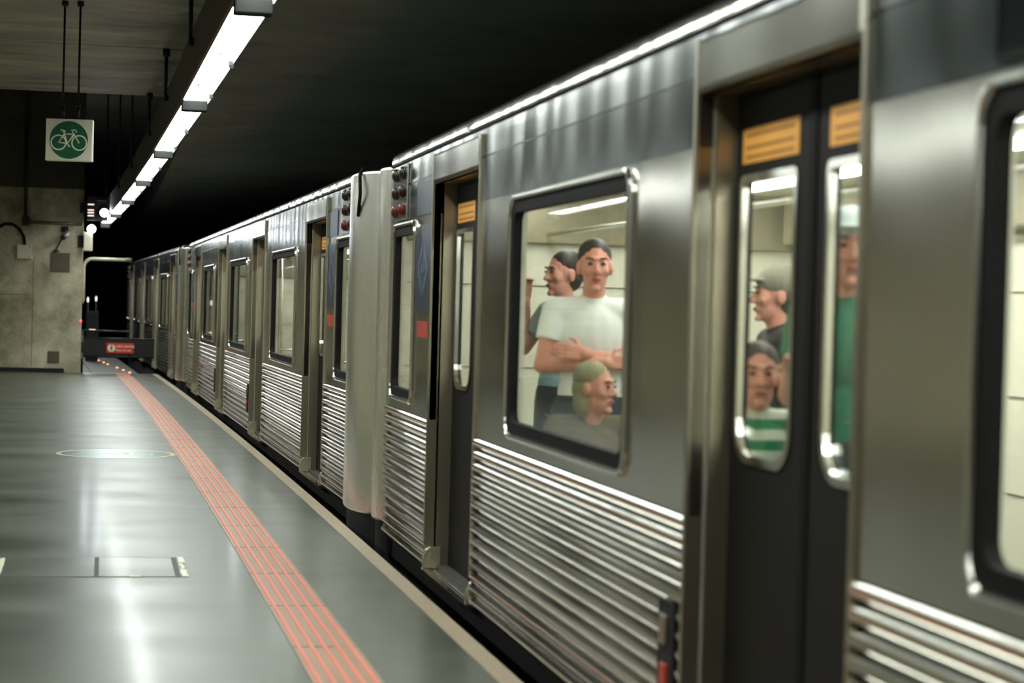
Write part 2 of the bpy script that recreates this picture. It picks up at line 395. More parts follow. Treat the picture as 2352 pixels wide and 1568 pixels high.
# ================================================================== the row of platform lamps
def make_lamp():
    r = empty('platform_lamp', (0, 0, 0)); L0 = -5.86
    mb = MB(); mb.box(-0.128, -0.116, L0 - .1, 0.02, -0.012, 0.34); mb.box(0.116, 0.128, L0 - .1, 0.02, 0.0, 0.34); mb.box(-0.128, 0.128, L0 - .1, 0.02, 0.34, 0.352)
    mb.box(-0.116, 0.116, 0.005, 0.02, 0.0, 0.34); mb.build('trough', M['trough'], r)
    MB().box(-0.13, -0.107, L0 - .1, 0.02, -0.02, -0.011).build('lip', M['rust'], r)
    MB().box(-0.106, 0.114, L0, 0.0, 0.004, 0.014).build('diffuser', M['lamp'], r)
    MB().box(-0.112, 0.098, 0.005, 0.165, -0.105, -0.022).build('end_box', M['endbox'], r, bevel=0.008)
    for y, x in ((-0.35, 0.10), (-2.6, 0.10), (-2.75, 0.085)):
        MB().box(x - 0.012, x + 0.02, y, y + 0.05, -0.03, 0.012).build('clip', M['blackmetal'], r)
    MB().box(-0.05, -0.035, -1.1, -1.05, -0.006, 0.0045).build('clip', M['blackmetal'], r)
    MB().box(-0.02, -0.005, -3.2, -3.15, -0.006, 0.0045).build('clip', M['blackmetal'], r)
    return r
LH = 3.2
ends = [17.3 + 6.0 * k for k in (0, 1, 2, 3, 4, 5, -1, -2, -3, -4)]
names = {1: 'second whole strip lamp of the overhead row, beyond the slab joint', 0: 'strip lamp overhead nearest the bicycle sign, large and glaring white', 2: 'third strip lamp of the overhead row counted from the camera', 3: 'fourth strip lamp of the overhead row, half way to the signal lights',
         4: 'fifth strip lamp of the overhead row, just before the signal lights', 5: 'last strip lamp of the overhead row, behind the round signal lights', 6: 'strip lamp cut by the top of the photo, only its end box showing',
         7: 'first strip lamp above the camera, out of sight', 8: 'strip lamp just behind the camera, out of sight', 9: 'strip lamp farthest behind the camera, out of sight'}
proto = make_lamp()
rods = {0: 15.4, 1: 19.8, 2: 24.1, 3: 30.3, 4: 36.0, 5: 43.0, 6: 9.4, 7: 3.4, 8: -3, 9: -9}
lamps = []
for i, e in enumerate(ends):
    o = proto if i == 0 else dup(proto); lamps.append((o, e, i))
for o, e, i in lamps:
    o.location = C(0.826, e, LH); o.rotation_euler.z = e / RAD
    tag(o, names[i], 'lamp', 'strip lamps in the overhead row')
    zt = (3.9 if rods[i] < 24.45 else 6.1) - LH - 0.004
    yl = rods[i] - e
    mb = MB(); mb.tube([(-0.155, yl, 0.2), (-0.155, yl, zt)], 0.017, 10); mb.tube([(-0.155, yl, zt - 0.07), (-0.155, yl, zt)], 0.035, 12)
    mb.box(-0.16, -0.12, yl - 0.03, yl + 0.03, 0.2, 0.26)
    mb.build('hanger_rod', M['blackmetal'], o)

for j in range(8):                # added lamp row out of view, brightening the steel and floor
    e = -6.7 + 6.0 * j
    o = dup(proto)
    for ch in list(bpy.data.objects):
        if ch.parent == o and ch.name.startswith('hanger_rod'): bpy.data.objects.remove(ch)
    o.location = C(-3.7, e, LH); o.rotation_euler.z = e / RAD
    tag(o, 'added strip lamp out of view on the left, lighting steel and floor', 'lamp', 'added strip lamps out of view on the left')
    for q in (-1.2, -4.6):
        mb = MB(); mb.tube([(0, q, 0.352), (0, q, 0.7 - 0.004 if e < 24 else 2.89)], 0.017, 8); mb.build('hanger_rod', M['blackmetal'], o)

for x, y, lb in ((-0.86, 51.6, 'added strip lamp hidden just behind the concrete wall, for glints on steel'), (-0.98, 58.0, 'added strip lamp hidden deeper behind the concrete wall, for glints on steel')):  # hidden lamps added to put glints on the far car
    o = dup(proto)
    for ch in list(bpy.data.objects):
        if ch.parent == o and ch.name.startswith('hanger_rod'): bpy.data.objects.remove(ch)
    o.location = (x, y, LH); o.rotation_euler.z = y / RAD
    tag(o, lb, 'lamp', 'added strip lamps hidden behind the concrete wall')
    for q in (-1.2, -4.6):
        mb = MB(); mb.tube([(0, q, 0.352), (0, q, 2.89)], 0.017, 8); mb.build('hanger_rod', M['blackmetal'], o)

# ================================================================== the subway cars
DOORS = (-7.88, -2.63, 2.63, 7.88); DW = 0.72
SEGS = ((-10.4, -8.6), (-7.16, -3.35), (-1.91, 1.91), (3.35, 7.16), (8.6, 10.4))
WINS = ((-9.72, 0.42), (-5.25, 1.08), (0.0, 1.17), (5.25, 1.06), (9.72, 0.42))
ZC, ZB, ZT = 0.86, 2.04, 2.42     # top of fluting, foot of dark band, top of dark band
RH, RP = 2.21, 2.38               # door head, top of header
WZ0, WZ1 = 0.955, 1.985

def flute_profile():
    p = []; n = 14; pit = ZC / n
    for k in range(n):
        z0 = k * pit
        p += [(0.014, z0), (0.014, z0 + pit * 0.16)]
        for q in range(7):
            t = PI * q / 6
            p.append((0.006 - 0.02 * math.sin(t), z0 + pit * (0.20 + 0.76 * (1 - math.cos(t)) / 2)))
    p.append((0.014, ZC)); p += [(0.05, ZC), (0.05, 0.0)]
    return p

def make_car():
    r = empty('subway_car', (0, 0, 0))
    # --- side sheets, one between each two doors, cut for the windows
    for (a, b), (wc, hw) in zip(SEGS, WINS):
        w0, w1 = wc - hw - 0.02, wc + hw + 0.02
        MB().ring([(a, ZC), (b, ZC), (b, ZB), (a, ZB)], [(w0, WZ0 - 0.02), (w1, WZ0 - 0.02), (w1, WZ1 + 0.02), (w0, WZ1 + 0.02)], 0, 0.04, 'x').build('side_panel', M['steel'], r)
    # --- fluted lower panels
    fp = flute_profile()
    for a, b in SEGS:
        MB().prism(fp, a + 0.012, b - 0.012).build('fluted_panel', M['ribsteel'], r)
    # --- dark band above the windows, with a seam
    for a, b in SEGS:
        MB().prism([(0, ZB), (0, 2.255), (0.006, 2.258), (0.006, 2.264), (0, 2.267), (0.002, 2.36), (0.004, ZT), (0.06, ZT), (0.06, ZB)], a, b).build('upper_band', M['band'], r)
    for d in DOORS:
        MB().prism([(0.002, RP), (0.004, ZT), (0.06, ZT), (0.06, RP)], d - DW, d + DW).build('upper_band', M['band'], r)
    # --- bright cove and gutter, roof
    MB().prism([(0.004, ZT), (0.002, ZT + 0.012), (0.004, ZT + 0.03), (0.009, ZT + 0.05), (0.018, ZT + 0.067), (0.034, ZT + 0.078), (0.1, ZT + 0.082), (0.1, ZT)], -10.4, 10.4).build('roof_cove', M['cove'], r)
    MB().prism([(-0.006, ZT - 0.012), (-0.006, ZT - 0.002), (0.012, ZT + 0.0), (0.012, ZT - 0.014)], -10.4, 10.4).build('gutter', M['rubber'], r)
    MB().prism([(0.09, ZT + 0.05), (0.1, ZT + 0.08), (0.5, ZT + 0.18), (1.43, ZT + 0.26), (2.36, ZT + 0.2), (2.8, ZT + 0.08), (2.86, ZT), (2.82, ZT - 0.04), (0.1, ZT - 0.04)], -10.4, 10.4).build('roof', M['band'], r)
    # --- windows
    for wc, hw in WINS:
        y0, y1 = wc - hw, wc + hw; rc = 0.09
        f = MB().ring(rrect(y0 - 0.045, y1 + 0.045, WZ0 - 0.045, WZ1 + 0.045, rc), rrect(y0 - 0.018, y1 + 0.018, WZ0 - 0.018, WZ1 + 0.018, rc - .02), -0.02, 0.01, 'x').build('window_frame', M['bright'], r, bevel=0.012)
        MB().ring(rrect(y0 - 0.02, y1 + 0.02, WZ0 - 0.02, WZ1 + 0.02, rc - .02), rrect(y0 + 0.035, y1 - 0.035, WZ0 + 0.035, WZ1 - 0.035, rc - .03), -0.006, 0.035, 'x').build('gasket', M['rubber'], f)
        MB().prism(rrect(y0 + 0.03, y1 - 0.03, WZ0 + 0.03, WZ1 - 0.03, rc - .03), 0.014, 0.02, axis='x').build('pane', M['glass'], f)
    # --- doors
    for d in DOORS:
        mb = MB()
        mb.box(0.0, 0.15, d - DW - 0.012, d - DW, 0.02, RH); mb.box(0.0, 0.15, d + DW, d + DW + 0.012, 0.02, RH)
        mb.box(0.0, 0.15, d - DW, d + DW, RH, RH + 0.012)
        mb.box(-0.012, 0.0, d - DW - 0.03, d - DW, 0.15, RP); mb.box(-0.012, 0.0, d + DW, d + DW + 0.03, 0.15, RP)
        mb.box(0.055, 0.075, d + DW - 0.012, d + DW, 0.02, RH); mb.box(0.055, 0.075, d - DW, d - DW + 0.012, 0.02, RH)
        mb.build('door_jamb', M['jamb'], r)
        MB().box(-0.014, 0.05, d - DW, d + DW, RH, RP).build('door_header', M['steel'], r, bevel=0.018)
        mb = MB(); mb.box(0.0, 0.2, d - DW, d + DW, -0.012, 0.004)
        for k in range(5): mb.box(0.012 + 0.024 * k, 0.024 + 0.024 * k, d - DW + .02, d + DW - .02, 0.004, 0.011)
        mb.box(-0.03, 0.004, d - DW, d + DW, -0.012, 0.012)
        sl = mb.build('door_sill', M['bright'], r)
        for q in (-1, 1):
            mb = MB(); yy = d + q * (DW - 0.001)
            mb.prism([(-0.022, 0.012), (-0.02, 0.08), (-0.004, 0.12), (0.018, 0.135), (0.085, 0.135), (0.085, 0.012)], yy - 0.03 if q > 0 else yy, yy if q > 0 else yy + 0.03)
            mb.build('sill_cap', M['sillcap'], sl, bevel=0.004)
        for q in (-1, 1):
            lo, hi = (d, d + DW) if q > 0 else (d - DW, d)
            v0, v1 = (lo + 0.13, hi - 0.06) if q > 0 else (lo + 0.06, hi - 0.13)
            V0, V1 = 1.05, 1.945
            mb = MB(); xa, xb = 0.13, 0.165
            mb.box(xa, xb, lo + .002, v0, 0.03, RH); mb.box(xa, xb, v1, hi - .002, 0.03, RH)
            mb.box(xa, xb, v0, v1, 0.03, V0); mb.box(xa, xb, v0, v1, V1, RH)
            # corner webs under the rounded glass
            for (ya, sg) in ((v0, 1), (v1, -1)):
                rr = 0.13; pts = [(ya, V0)] + [(ya + sg * (rr - rr * math.sin(math.radians(t_))), V0 + rr - rr * math.cos(math.radians(t_))) for t_ in range(0, 91, 15)]
                mb.prism(pts, xa, xb, axis='x')
            lf = mb.build('door_leaf', M['leaf'], r)
            o1 = rrect(v0 - .004, v1 + .004, V0 - .004, V1 + .004, (0.13, 0.03)); o2 = rrect(v0 + .022, v1 - .022, V0 + .022, V1 - .022, (0.11, 0.015))
            MB().ring(o1, o2, xa - 0.008, xa + 0.012, 'x').build('window_rim', M['whitebox'] if False else M['bright'], lf)
            MB().prism(o2, xa + 0.012, xa + 0.018, axis='x').build('pane', M['glass'], lf)
            MB().box(xa - 0.003, xa - 0.0005, v0 + .0, v1 - .0, 1.985, 2.095).build('warning_label', M['label'], lf)
            mb = MB()
            for zz in (2.068, 2.03, 2.0):
                mb.box(xa - 0.0045, xa - 0.003, v0 + .04, v1 - .04, zz, zz + 0.008)
            mb.build('label_print', M['labelink'], lf)
            MB().box(xa - 0.006, xb, (lo - .0) if q > 0 else hi - 0.028, (lo + 0.028) if q > 0 else hi, 0.03, RH).build('door_seal', M['rubber'], lf)
    # --- emergency release recesses in the fluting
    for y in (3.52, -1.74):
        rc = MB().ring(rrect(y - 0.09, y + 0.09, 0.24, 0.56, 0.02, 3), rrect(y - 0.075, y + 0.075, 0.255, 0.545, 0.015, 3), -0.018, 0.0, 'x').build('release_recess', M['leaf'], r)
        MB().box(-0.016, -0.006, y - 0.076, y + 0.076, 0.254, 0.546).build('recess_back', M['under'], rc)
        MB().box(-0.03, -0.014, y - 0.02, y + 0.05, 0.42, 0.52).build('lever', M['jamb'], rc, bevel=.006)
        MB().box(-0.028, -0.014, y - 0.03, y + 0.04, 0.28, 0.36).build('red_tag', M['redsq'], rc, bevel=.006)
    # --- livery at both ends, marker lamps
    for q in (-1, 1):
        a, b = sorted((q * 8.68, q * 9.24))
        bp = MB().box(-0.003, -0.0004, a, b, 1.47, 1.985).build('blue_panel', M['blue'], r)
        MB().box(-0.003, -0.0004, a, b, 2.05, 2.25).build('blue_panel', M['blue'], r)
        c0 = (a + b) / 2; mb = MB()
        for sg in (-1, 1):          # two facing arrow heads with split stems
            mb.prism([(c0 + sg * 0.02, 1.56), (c0 + sg * 0.2, 1.73), (c0 + sg * 0.02, 1.9), (c0 + sg * 0.02, 1.84), (c0 + sg * 0.13, 1.73), (c0 + sg * 0.02, 1.62)], -0.0045, -0.003, axis='x')
            mb.prism([(c0 + sg * 0.02, 1.69), (c0 + sg * 0.09, 1.73), (c0 + sg * 0.02, 1.77)], -0.0045, -0.003, axis='x')
        mb.build('arrow_emblem', M['bluelogo'], bp)
        a, b = sorted((q * 8.72, q * 9.14))
        MB().box(-0.003, -0.0004, a, b, 1.325, 1.42).build('red_square', M['redsq'], r)
        pl = MB().box(-0.012, -0.0004, min(q * 9.62, q * 10.2), max(q * 9.62, q * 10.2), 2.05, 2.395).build('lamp_plate', M['steel'], r, bevel=.003)
        for zz, mt in ((2.34, 'darklens'), (2.225, 'redlens'), (2.11, 'redlit')):
            for yy in (q * 9.76, q * 10.06):
                mb = MB(); mb.cyl((-0.012, yy, zz), (-1, 0, 0), 0.042, 0.016, 20); mb.ell((-0.028, yy, zz), (0.018, 0.036, 0.036)); mb.build('marker_lamp', M[mt], pl)
    # --- underframe
    mb = MB(); mb.box(0.06, 2.78, -10.35, 10.35, -0.42, -0.014); mb.box(0.2, 2.6, -9.5, 9.5, -1.0, -0.42)
    mb.build('underframe', M['under'], r)
    # --- shell of the other side, ends, interior
    MB().box(2.8, 2.86, -10.4, 10.4, 0.0, ZT).build('far_side', M['steel'], r)
    mb = MB(); mb.box(2.76, 2.8, -10.3, 10.3, 0.03, 2.34)
    mb.box(0.045, 2.76, 10.22, 10.3, 0.03, 2.34); mb.box(0.045, 2.76, -10.3, -10.22, 0.03, 2.34)
    mb.box(0.17, 2.76, -10.3, 10.3, 2.3, 2.36)
    for (a, b), (wc, hw) in zip(SEGS, WINS):
        y0, y1 = wc - hw - 0.02, wc + hw + 0.02
        a2, b2 = max(a, -10.3), min(b, 10.3)
        mb.box(0.045, 0.07, a2, y0, 0.03, 2.3); mb.box(0.045, 0.07, y1, b2, 0.03, 2.3); mb.box(0.045, 0.07, y0, y1, 0.03, WZ0 - .02); mb.box(0.045, 0.07, y0, y1, WZ1 + .02, 2.3)
    inn = mb.build('interior_lining', M['cream'], r)
    mb = MB()
    for zz in (0.62, 1.12, 1.66):
        mb.box(0.09, 2.75, 10.212, 10.22, zz, zz + 0.006); mb.box(2.752, 2.76, -10.2, 10.2, zz, zz + 0.007)
    mb.build('panel_seam', M['creamseam'], inn)
    MB().box(0.08, 2.75, 10.16, 10.218, 1.94, 2.29).build('shade_panel', M['tanshade'], inn, bevel=.01)  # shade under the car ceiling, built as darker tan panels
    MB().box(2.6, 2.758, -10.1, 10.1, 1.98, 2.29).build('shade_panel', M['tanshade'], inn, bevel=.02)
    MB().box(0.0, 2.86, 10.3, 10.4, 0.0, ZT).build('end_wall', M['steel'], r)
    MB().box(0.0, 2.86, -10.4, -10.3, 0.0, ZT).build('end_wall', M['steel'], r)
    MB().box(0.06, 2.78, -10.3, 10.3, -0.012, 0.03).build('car_floor', M['intfloor'], r)
    for xx in (0.75, 1.95):
        MB().box(xx, xx + 0.16, -10.1, 10.1, 2.27, 2.3).build('ceiling_lamp', M['carlamp'], inn)
    for (wc, hw) in WINS[1:4]:
        for sg in (-1, 1):          # facing pairs of transverse seats
            y = wc + sg * 1.05
            lo, hi = sorted((y, y - sg * 0.45))
            mb = MB(); mb.box(0.1, 0.93, lo, hi, 0.40, 0.46); mb.box(0.4, 0.6, lo + .1, hi - .1, 0.03, 0.40)
            lo, hi = sorted((y - sg * .06, y)); mb.box(0.1, 0.93, lo, hi, 0.46, 0.84)
            mb.build('seat', M['seat'], r, bevel=0.02)
        MB().tube([(0.97, wc - 1.1, 0.03), (0.97, wc - 1.1, 2.3)], 0.017, 10).build('grab_pole', M['bright'], r)
        MB().tube([(0.12, wc + 1.02, 0.9), (0.95, wc + 1.02, 0.9)], 0.014, 8).build('grab_rail', M['bright'], r)
    MB().tube([(1.0, -10.1, 2.0), (1.0, 10.1, 2.0)], 0.016, 8).build('grab_rail', M['bright'], r)
    # --- gangway fairing on the forward end
    pr = [(0.06, 10.405), (0.03, 10.41)]
    for k in range(1, 14):
        t_ = PI * k / 14; pr.append((0.03 - 0.075 * math.sin(t_) ** .8, 10.41 + 0.2 * (1 - math.cos(t_))))
    pr.append((0.035, 10.82))
    for k in range(1, 24):
        t_ = PI * k / 24; pr.append((0.05 - 0.19 * math.sin(t_) ** .8, 10.83 + 0.535 * (1 - math.cos(t_))))
    pr += [(0.06, 11.93), (0.5, 11.93), (0.5, 10.405)]
    g = MB().prism(pr, 0.08, ZT + 0.0, axis='z').build('gangway_fairing', M['gangway'], r, bevel=0.03)
    mb = MB(); mb.prism([(x + 0.03, y) for x, y in pr], -0.3, 0.08, axis='z'); mb.box(0.3, 2.5, 10.4, 11.95, -0.1, ZT); mb.build('gangway_bellows', M['under'], g)
    mb = MB(); mb.tube([(-0.09, 11.2, ZT + .03), (-0.13, 11.05, ZT - 0.02), (-0.13, 11.0, ZT - 0.15), (-0.125, 11.12, ZT - 0.3)], 0.012, 8); mb.build('cable', M['rubber'], g)
    return r

car_labels = ['long stainless car in front, with passengers in its windows', 'middle stainless car of the train, beyond the first gangway', 'farthest stainless car of the train, beside the red sign gate']
car0 = make_car()
for i, (yc, lb) in enumerate(zip((2.92, 25.28, 47.6), car_labels)):
    o = car0 if i == 0 else dup(car0)
    o.location = C(1.86, yc, 0.0); o.rotation_euler.z = yc / RAD
    tag(o, lb, 'subway car', 'stainless cars of the train')
    if i == 2:                     # the last car has no car beyond it
        for ch in list(bpy.data.objects):
            if ch.parent == o and ch.name.startswith('gangway'):
                for c2 in [x for x in bpy.data.objects if x.parent == ch]: bpy.data.objects.remove(c2)
                bpy.data.objects.remove(ch)

dp = MB().prism(rrect(-1.0, 1.13, 2.075, 2.395, 0.02, 3), -0.006, 0.0, axis='x').build('display_panel', M['blackglass'], car0)
MB().ring(rrect(-1.02, 1.15, 2.055, 2.41, 0.03, 3), rrect(-1.0, 1.13, 2.075, 2.395, 0.02, 3), -0.009, 0.0, 'x').build('display_rim', M['rubber'], dp)

# ================================================================== the passengers
def limb(mb, a, b, ra, rb, flat_a=False, flat_b=False, n=14):
    a, b = Vector(a), Vector(b)
    mb.tube([a, b], [ra, rb], n)
    if not flat_a: mb.ell(a, (ra, ra, ra), None, n, 8)
    if not flat_b: mb.ell(b, (rb, rb, rb), None, n, 8)

def solid(mb, name, mats, parent, voxel, smooth=2):
    """melt overlapping volumes into one continuous surface"""
    o = mb.build(name, mats, None)
    r = o.modifiers.new('r', 'REMESH'); r.mode = 'VOXEL'; r.voxel_size = voxel; r.use_smooth_shade = True
    s = o.modifiers.new('s', 'SMOOTH'); s.iterations = smooth; s.factor = 0.5
    dg = bpy.context.evaluated_depsgraph_get()
    me = bpy.data.meshes.new_from_object(o.evaluated_get(dg)); old = o.data
    o.modifiers.clear(); o.data = me; bpy.data.meshes.remove(old); me.name = name
    for p in me.polygons: p.use_smooth = True
    me.materials.clear(); me.materials.append(mats)
    o.parent = parent
    return o

def hand(mb, w, d, nrm, side, curl=0.5, k=1.0):
    """palm, four unequal bent fingers and a thumb; d = pointing direction, nrm = back of the hand, side = towards the thumb"""
    w, d, nrm, side = Vector(w), Vector(d).normalized(), Vector(nrm).normalized(), Vector(side).normalized()
    for q in (-0.022, -0.008, 0.008, 0.022):
        limb(mb, w + side * q * .8 * k, w + d * .085 * k + side * q * 1.25 * k, .014 * k, .0125 * k, n=8)
    for q, L in ((0.03, .068), (0.0105, .076), (-0.0105, .07), (-0.03, .055)):
        p = w + d * .085 * k + side * q * k; dd = d
        for j, f in enumerate((.45, .32, .25)):
            ax = dd.cross(nrm).normalized(); dd = (Quaternion(ax, -curl * (.5 + .4 * j)) @ dd)
            p2 = p + dd * L * f * k; limb(mb, p, p2, (.0092 - .0008 * j) * k, (.0086 - .0008 * j) * k, n=8); p = p2
    p = w + d * .028 * k + side * .026 * k
    t1 = p + (d * .5 + side * .75 - nrm * .2).normalized() * .038 * k; t2 = t1 + (d * .9 + side * .2 - nrm * .25).normalized() * .03 * k
    limb(mb, p, t1, .012 * k, .0105 * k, n=8); limb(mb, t1, t2, .0105 * k, .008 * k, n=8)

def person(loc, rz, h, J, label, top, bottom, hairm, hair='short', sleeve=0.55, longtrouser=True, topstripe=None, cap=None, headturn=0.0, child=False, skirtless=False, handpose=None):
    k = h / 1.72
    D = dict(pelvis=(0, 0, .95), waist=(0, 0, 1.09), chest=(0, .01, 1.27), neck=(0, .015, 1.45), head=(0, -.015, 1.60),
             sl=(.175, .01, 1.395), sr=(-.175, .01, 1.395), el=(.225, .04, 1.12), er=(-.225, .04, 1.12), wl=(.235, -.05, .88), wr=(-.235, -.05, .88),
             hl=(.09, 0, .92), hr=(-.09, 0, .92), kl=(.1, -.03, .5), kr=(-.1, -.03, .5), al=(.1, .02, .085), ar=(-.1, .02, .085))
    D.update(J)
    P = {a: Vector(b) * k for a, b in D.items()}
    hk = k * (1.18 if child else 1.0)
    r = empty('person', loc, rz)
    tag(r, label, 'person')
    up = Vector((0, 0, 1))
    tw = (P['neck'] - P['pelvis']).normalized()
    def torso(mb, g, hips=True, chest=True):
        if hips: mb.ell(P['pelvis'], ((.155) * k + g, .115 * k + g, .13 * k + g)); mb.ell(P['pelvis'] * .5 + P['waist'] * .5, (.145 * k + g, .105 * k + g, .12 * k + g))
        if chest:
            mb.ell(P['waist'], (.138 * k + g, .1 * k + g, .15 * k + g)); mb.ell(P['chest'], (.158 * k + g, .112 * k + g, .165 * k + g))
            limb(mb, P['sl'], P['sr'], .052 * k + g, .052 * k + g)
            limb(mb, P['chest'] + Vector((0, .01, .08)) * k, P['neck'] - up * .01 * k, .09 * k + g, .06 * k + g * .5)
    # ---- body
    mb = MB(); torso(mb, 0)
    limb(mb, P['neck'] - up * .04 * k, P['head'] - up * .05 * hk, .056 * k, .05 * k)
    for s in 'lr':
        limb(mb, P['s' + s], P['e' + s], .047 * k, .039 * k); limb(mb, P['e' + s], P['w' + s], .04 * k, .027 * k)
        limb(mb, P['h' + s], P['k' + s], .082 * k, .056 * k); limb(mb, P['k' + s], P['a' + s], .055 * k, .036 * k)
        a = P['a' + s]; fd = Vector((0, -1, 0))
        limb(mb, a + Vector((0, .03, -.045)) * k, a + Vector((0, -.13, -.055)) * k, .036 * k, .028 * k)
        d = (P['w' + s] - P['e' + s]).normalized()
        sd = Vector((0, -1, 0)) if abs(d.y) < .8 else Vector((0, 0, 1))
        nr = Vector((1 if s == 'l' else -1, 0, 0))
        if handpose: d, nr, sd = handpose[s]
        sd = (Vector(sd) - Vector(d) * Vector(sd).dot(Vector(d))).normalized(); nr = (Vector(nr) - Vector(d) * Vector(nr).dot(Vector(d)) - sd * Vector(nr).dot(sd)).normalized()
        hand(mb, P['w' + s], d, nr, sd, .5, k)
    hc = P['head']; Q = Matrix.Rotation(headturn, 3, 'Z')
    def H(x, y, z): return hc + Q @ Vector((x, y, z)) * hk
    q3 = Q.to_quaternion()
    def he(c, rr, **kw): mb.ell(H(*c), tuple(x * hk for x in rr), q3, **kw)
    he((0, .012, .025), (.074, .092, .1)); he((0, -.018, -.055), (.056, .066, .068)); he((0, -.045, -.01), (.062, .045, .06))
    limb(mb, H(0, -.086, .015), H(0, -.107, -.022), .009 * hk, .0135 * hk, n=8)
    he((-.014, -.092, -.026), (.009, .009, .007)); he((.014, -.092, -.026), (.009, .009, .007))
    he((0, -.08, .036), (.046, .011, .009)); he((0, -.083, -.06), (.026, .01, .012)); he((0, -.075, -.1), (.022, .016, .015))
    for s in (-1, 1): he((s * .075, .01, -.005), (.012, .022, .034)); he((s * .04, -.062, -.02), (.022, .02, .02))
    solid(mb, 'body', M['skin'], r, .0065)
    for s in (-1, 1):
        mb = MB(); mb.ell(H(s * .031, -.087, .014), (.0125 * hk, .006 * hk, .0075 * hk), q3); mb.build('eye', M['eye'], r)
        mb = MB(); mb.tube([H(s * .016, -.092, .037), H(s * .034, -.0895, .041), H(s * .05, -.078, .036)], .0038 * hk, 6); mb.build('eyebrow', M['brow'], r)
    mb = MB(); mb.ell(H(0, -.0905, -.058), (.024 * hk, .006 * hk, .0085 * hk), q3); mb.build('mouth', M['lips'], r)
    # ---- hair or cap
    mb = MB(); he((0, .026, .056), (.081, .094, .08)); he((0, .05, .0), (.078, .07, .09))
    if hair == 'long':
        for s in (-1, 1): limb(mb, H(s * .07, .03, .02), H(s * .085, .03, -.15), .03 * hk, .026 * hk)
        limb(mb, H(0, .07, 0), H(0, .085, -.17), .06 * hk, .05 * hk)
    if hair == 'bob': he((0, .05, -.06), (.082, .06, .08))
    if hair == 'bun': he((0, .1, .09), (.045, .045, .045))
    hm = M[hairm]
    solid(mb, 'hair', hm, r, .008)
    if cap:
        mb = MB(); he((0, .018, .062), (.09, .104, .082)); mb.prism([(x, y) for x, y in [(0, 0)]] and [(H(.07 * math.cos(t), -.07 - .075 * math.sin(t), 0).x, H(.07 * math.cos(t), -.07 - .075 * math.sin(t), 0).y) for t in [PI * q / 10 for q in range(11)]], H(0, 0, .066).z, H(0, 0, .076).z, axis='z')
        solid(mb, 'cap', M[cap], r, .007)
    # ---- clothes
    mb = MB(); torso(mb, .014 * k); 
    for s in 'lr':
        e = P['s' + s].lerp(P['e' + s], min(1, sleeve * 1.0)); limb(mb, P['s' + s], e, .066 * k, .062 * k, False, sleeve < 1)
        if sleeve > 1: limb(mb, P['e' + s], P['e' + s].lerp(P['w' + s], .92), .054 * k, .042 * k, False, True)
    sh = solid(mb, 'shirt' if sleeve < 1 else 'jacket', M[top], r, .009)
    if topstripe:
        sh.data.materials.append(M[topstripe])
        for p in sh.data.polygons:
            if int((p.center.z + 5) / (.045 * k)) % 2 == 0: p.material_index = 1
    mb = MB(); mb.ell(P['pelvis'], (.172 * k, .132 * k, .14 * k))
    for s in 'lr':
        limb(mb, P['h' + s], P['k' + s] if longtrouser else P['h' + s].lerp(P['k' + s], .55), .1 * k, .074 * k if longtrouser else .092 * k, False, not longtrouser)
        if longtrouser: limb(mb, P['k' + s], P['k' + s].lerp(P['a' + s], .95), .074 * k, .062 * k, False, True)
    solid(mb, 'trousers' if longtrouser else 'shorts', M[bottom], r, .01)
    for s in 'lr':
        a = P['a' + s]; mb = MB(); limb(mb, a + Vector((0, .03, -.04)) * k, a + Vector((0, -.14, -.05)) * k, .045 * k, .038 * k); solid(mb, 'shoe', M['eye'], r, .009)
    return r

M['white_tee'] = pbr('white_cotton', lin(226, 230, 228), 0.8)
M['pale_blue'] = pbr('pale_blue_cotton', lin(150, 178, 184), 0.8)
M['navy'] = pbr('navy_cloth', lin(34, 42, 54), 0.8)
M['green_tee'] = pbr('green_cotton', lin(34, 112, 86), 0.8)
M['bright_green'] = pbr('bright_green_cotton', lin(18, 128, 84), 0.8)
M['stripe_white'] = pbr('stripe_white_cotton', lin(206, 214, 200), 0.8)
M['denim'] = pbr('blue_grey_denim', lin(122, 130, 150), 0.8)
M['charcoal'] = pbr('charcoal_cloth', lin(44, 46, 44), 0.8)
M['brown_coat'] = pbr('dark_olive_cloth', lin(86, 77, 54), 0.85)
M['rust_coat'] = pbr('brown_cloth', lin(96, 66, 52), 0.85)
M['hair_brown'] = pbr('dark_brown_hair', lin(42, 34, 30), 0.55)
M['hair_blond'] = pbr('ash_blond_hair', lin(140, 132, 98), 0.55)
M['hair_grey'] = pbr('grey_hair', lin(150, 146, 134), 0.6)
M['cap_pale'] = pbr('pale_cap_cloth', lin(196, 208, 208), 0.8)
M['cap_grey'] = pbr('grey_cap_cloth', lin(128, 126, 112), 0.8)
M['bag_grey'] = pbr('blue_grey_bag', lin(128, 134, 150), 0.7, 0, 0.12, 10)

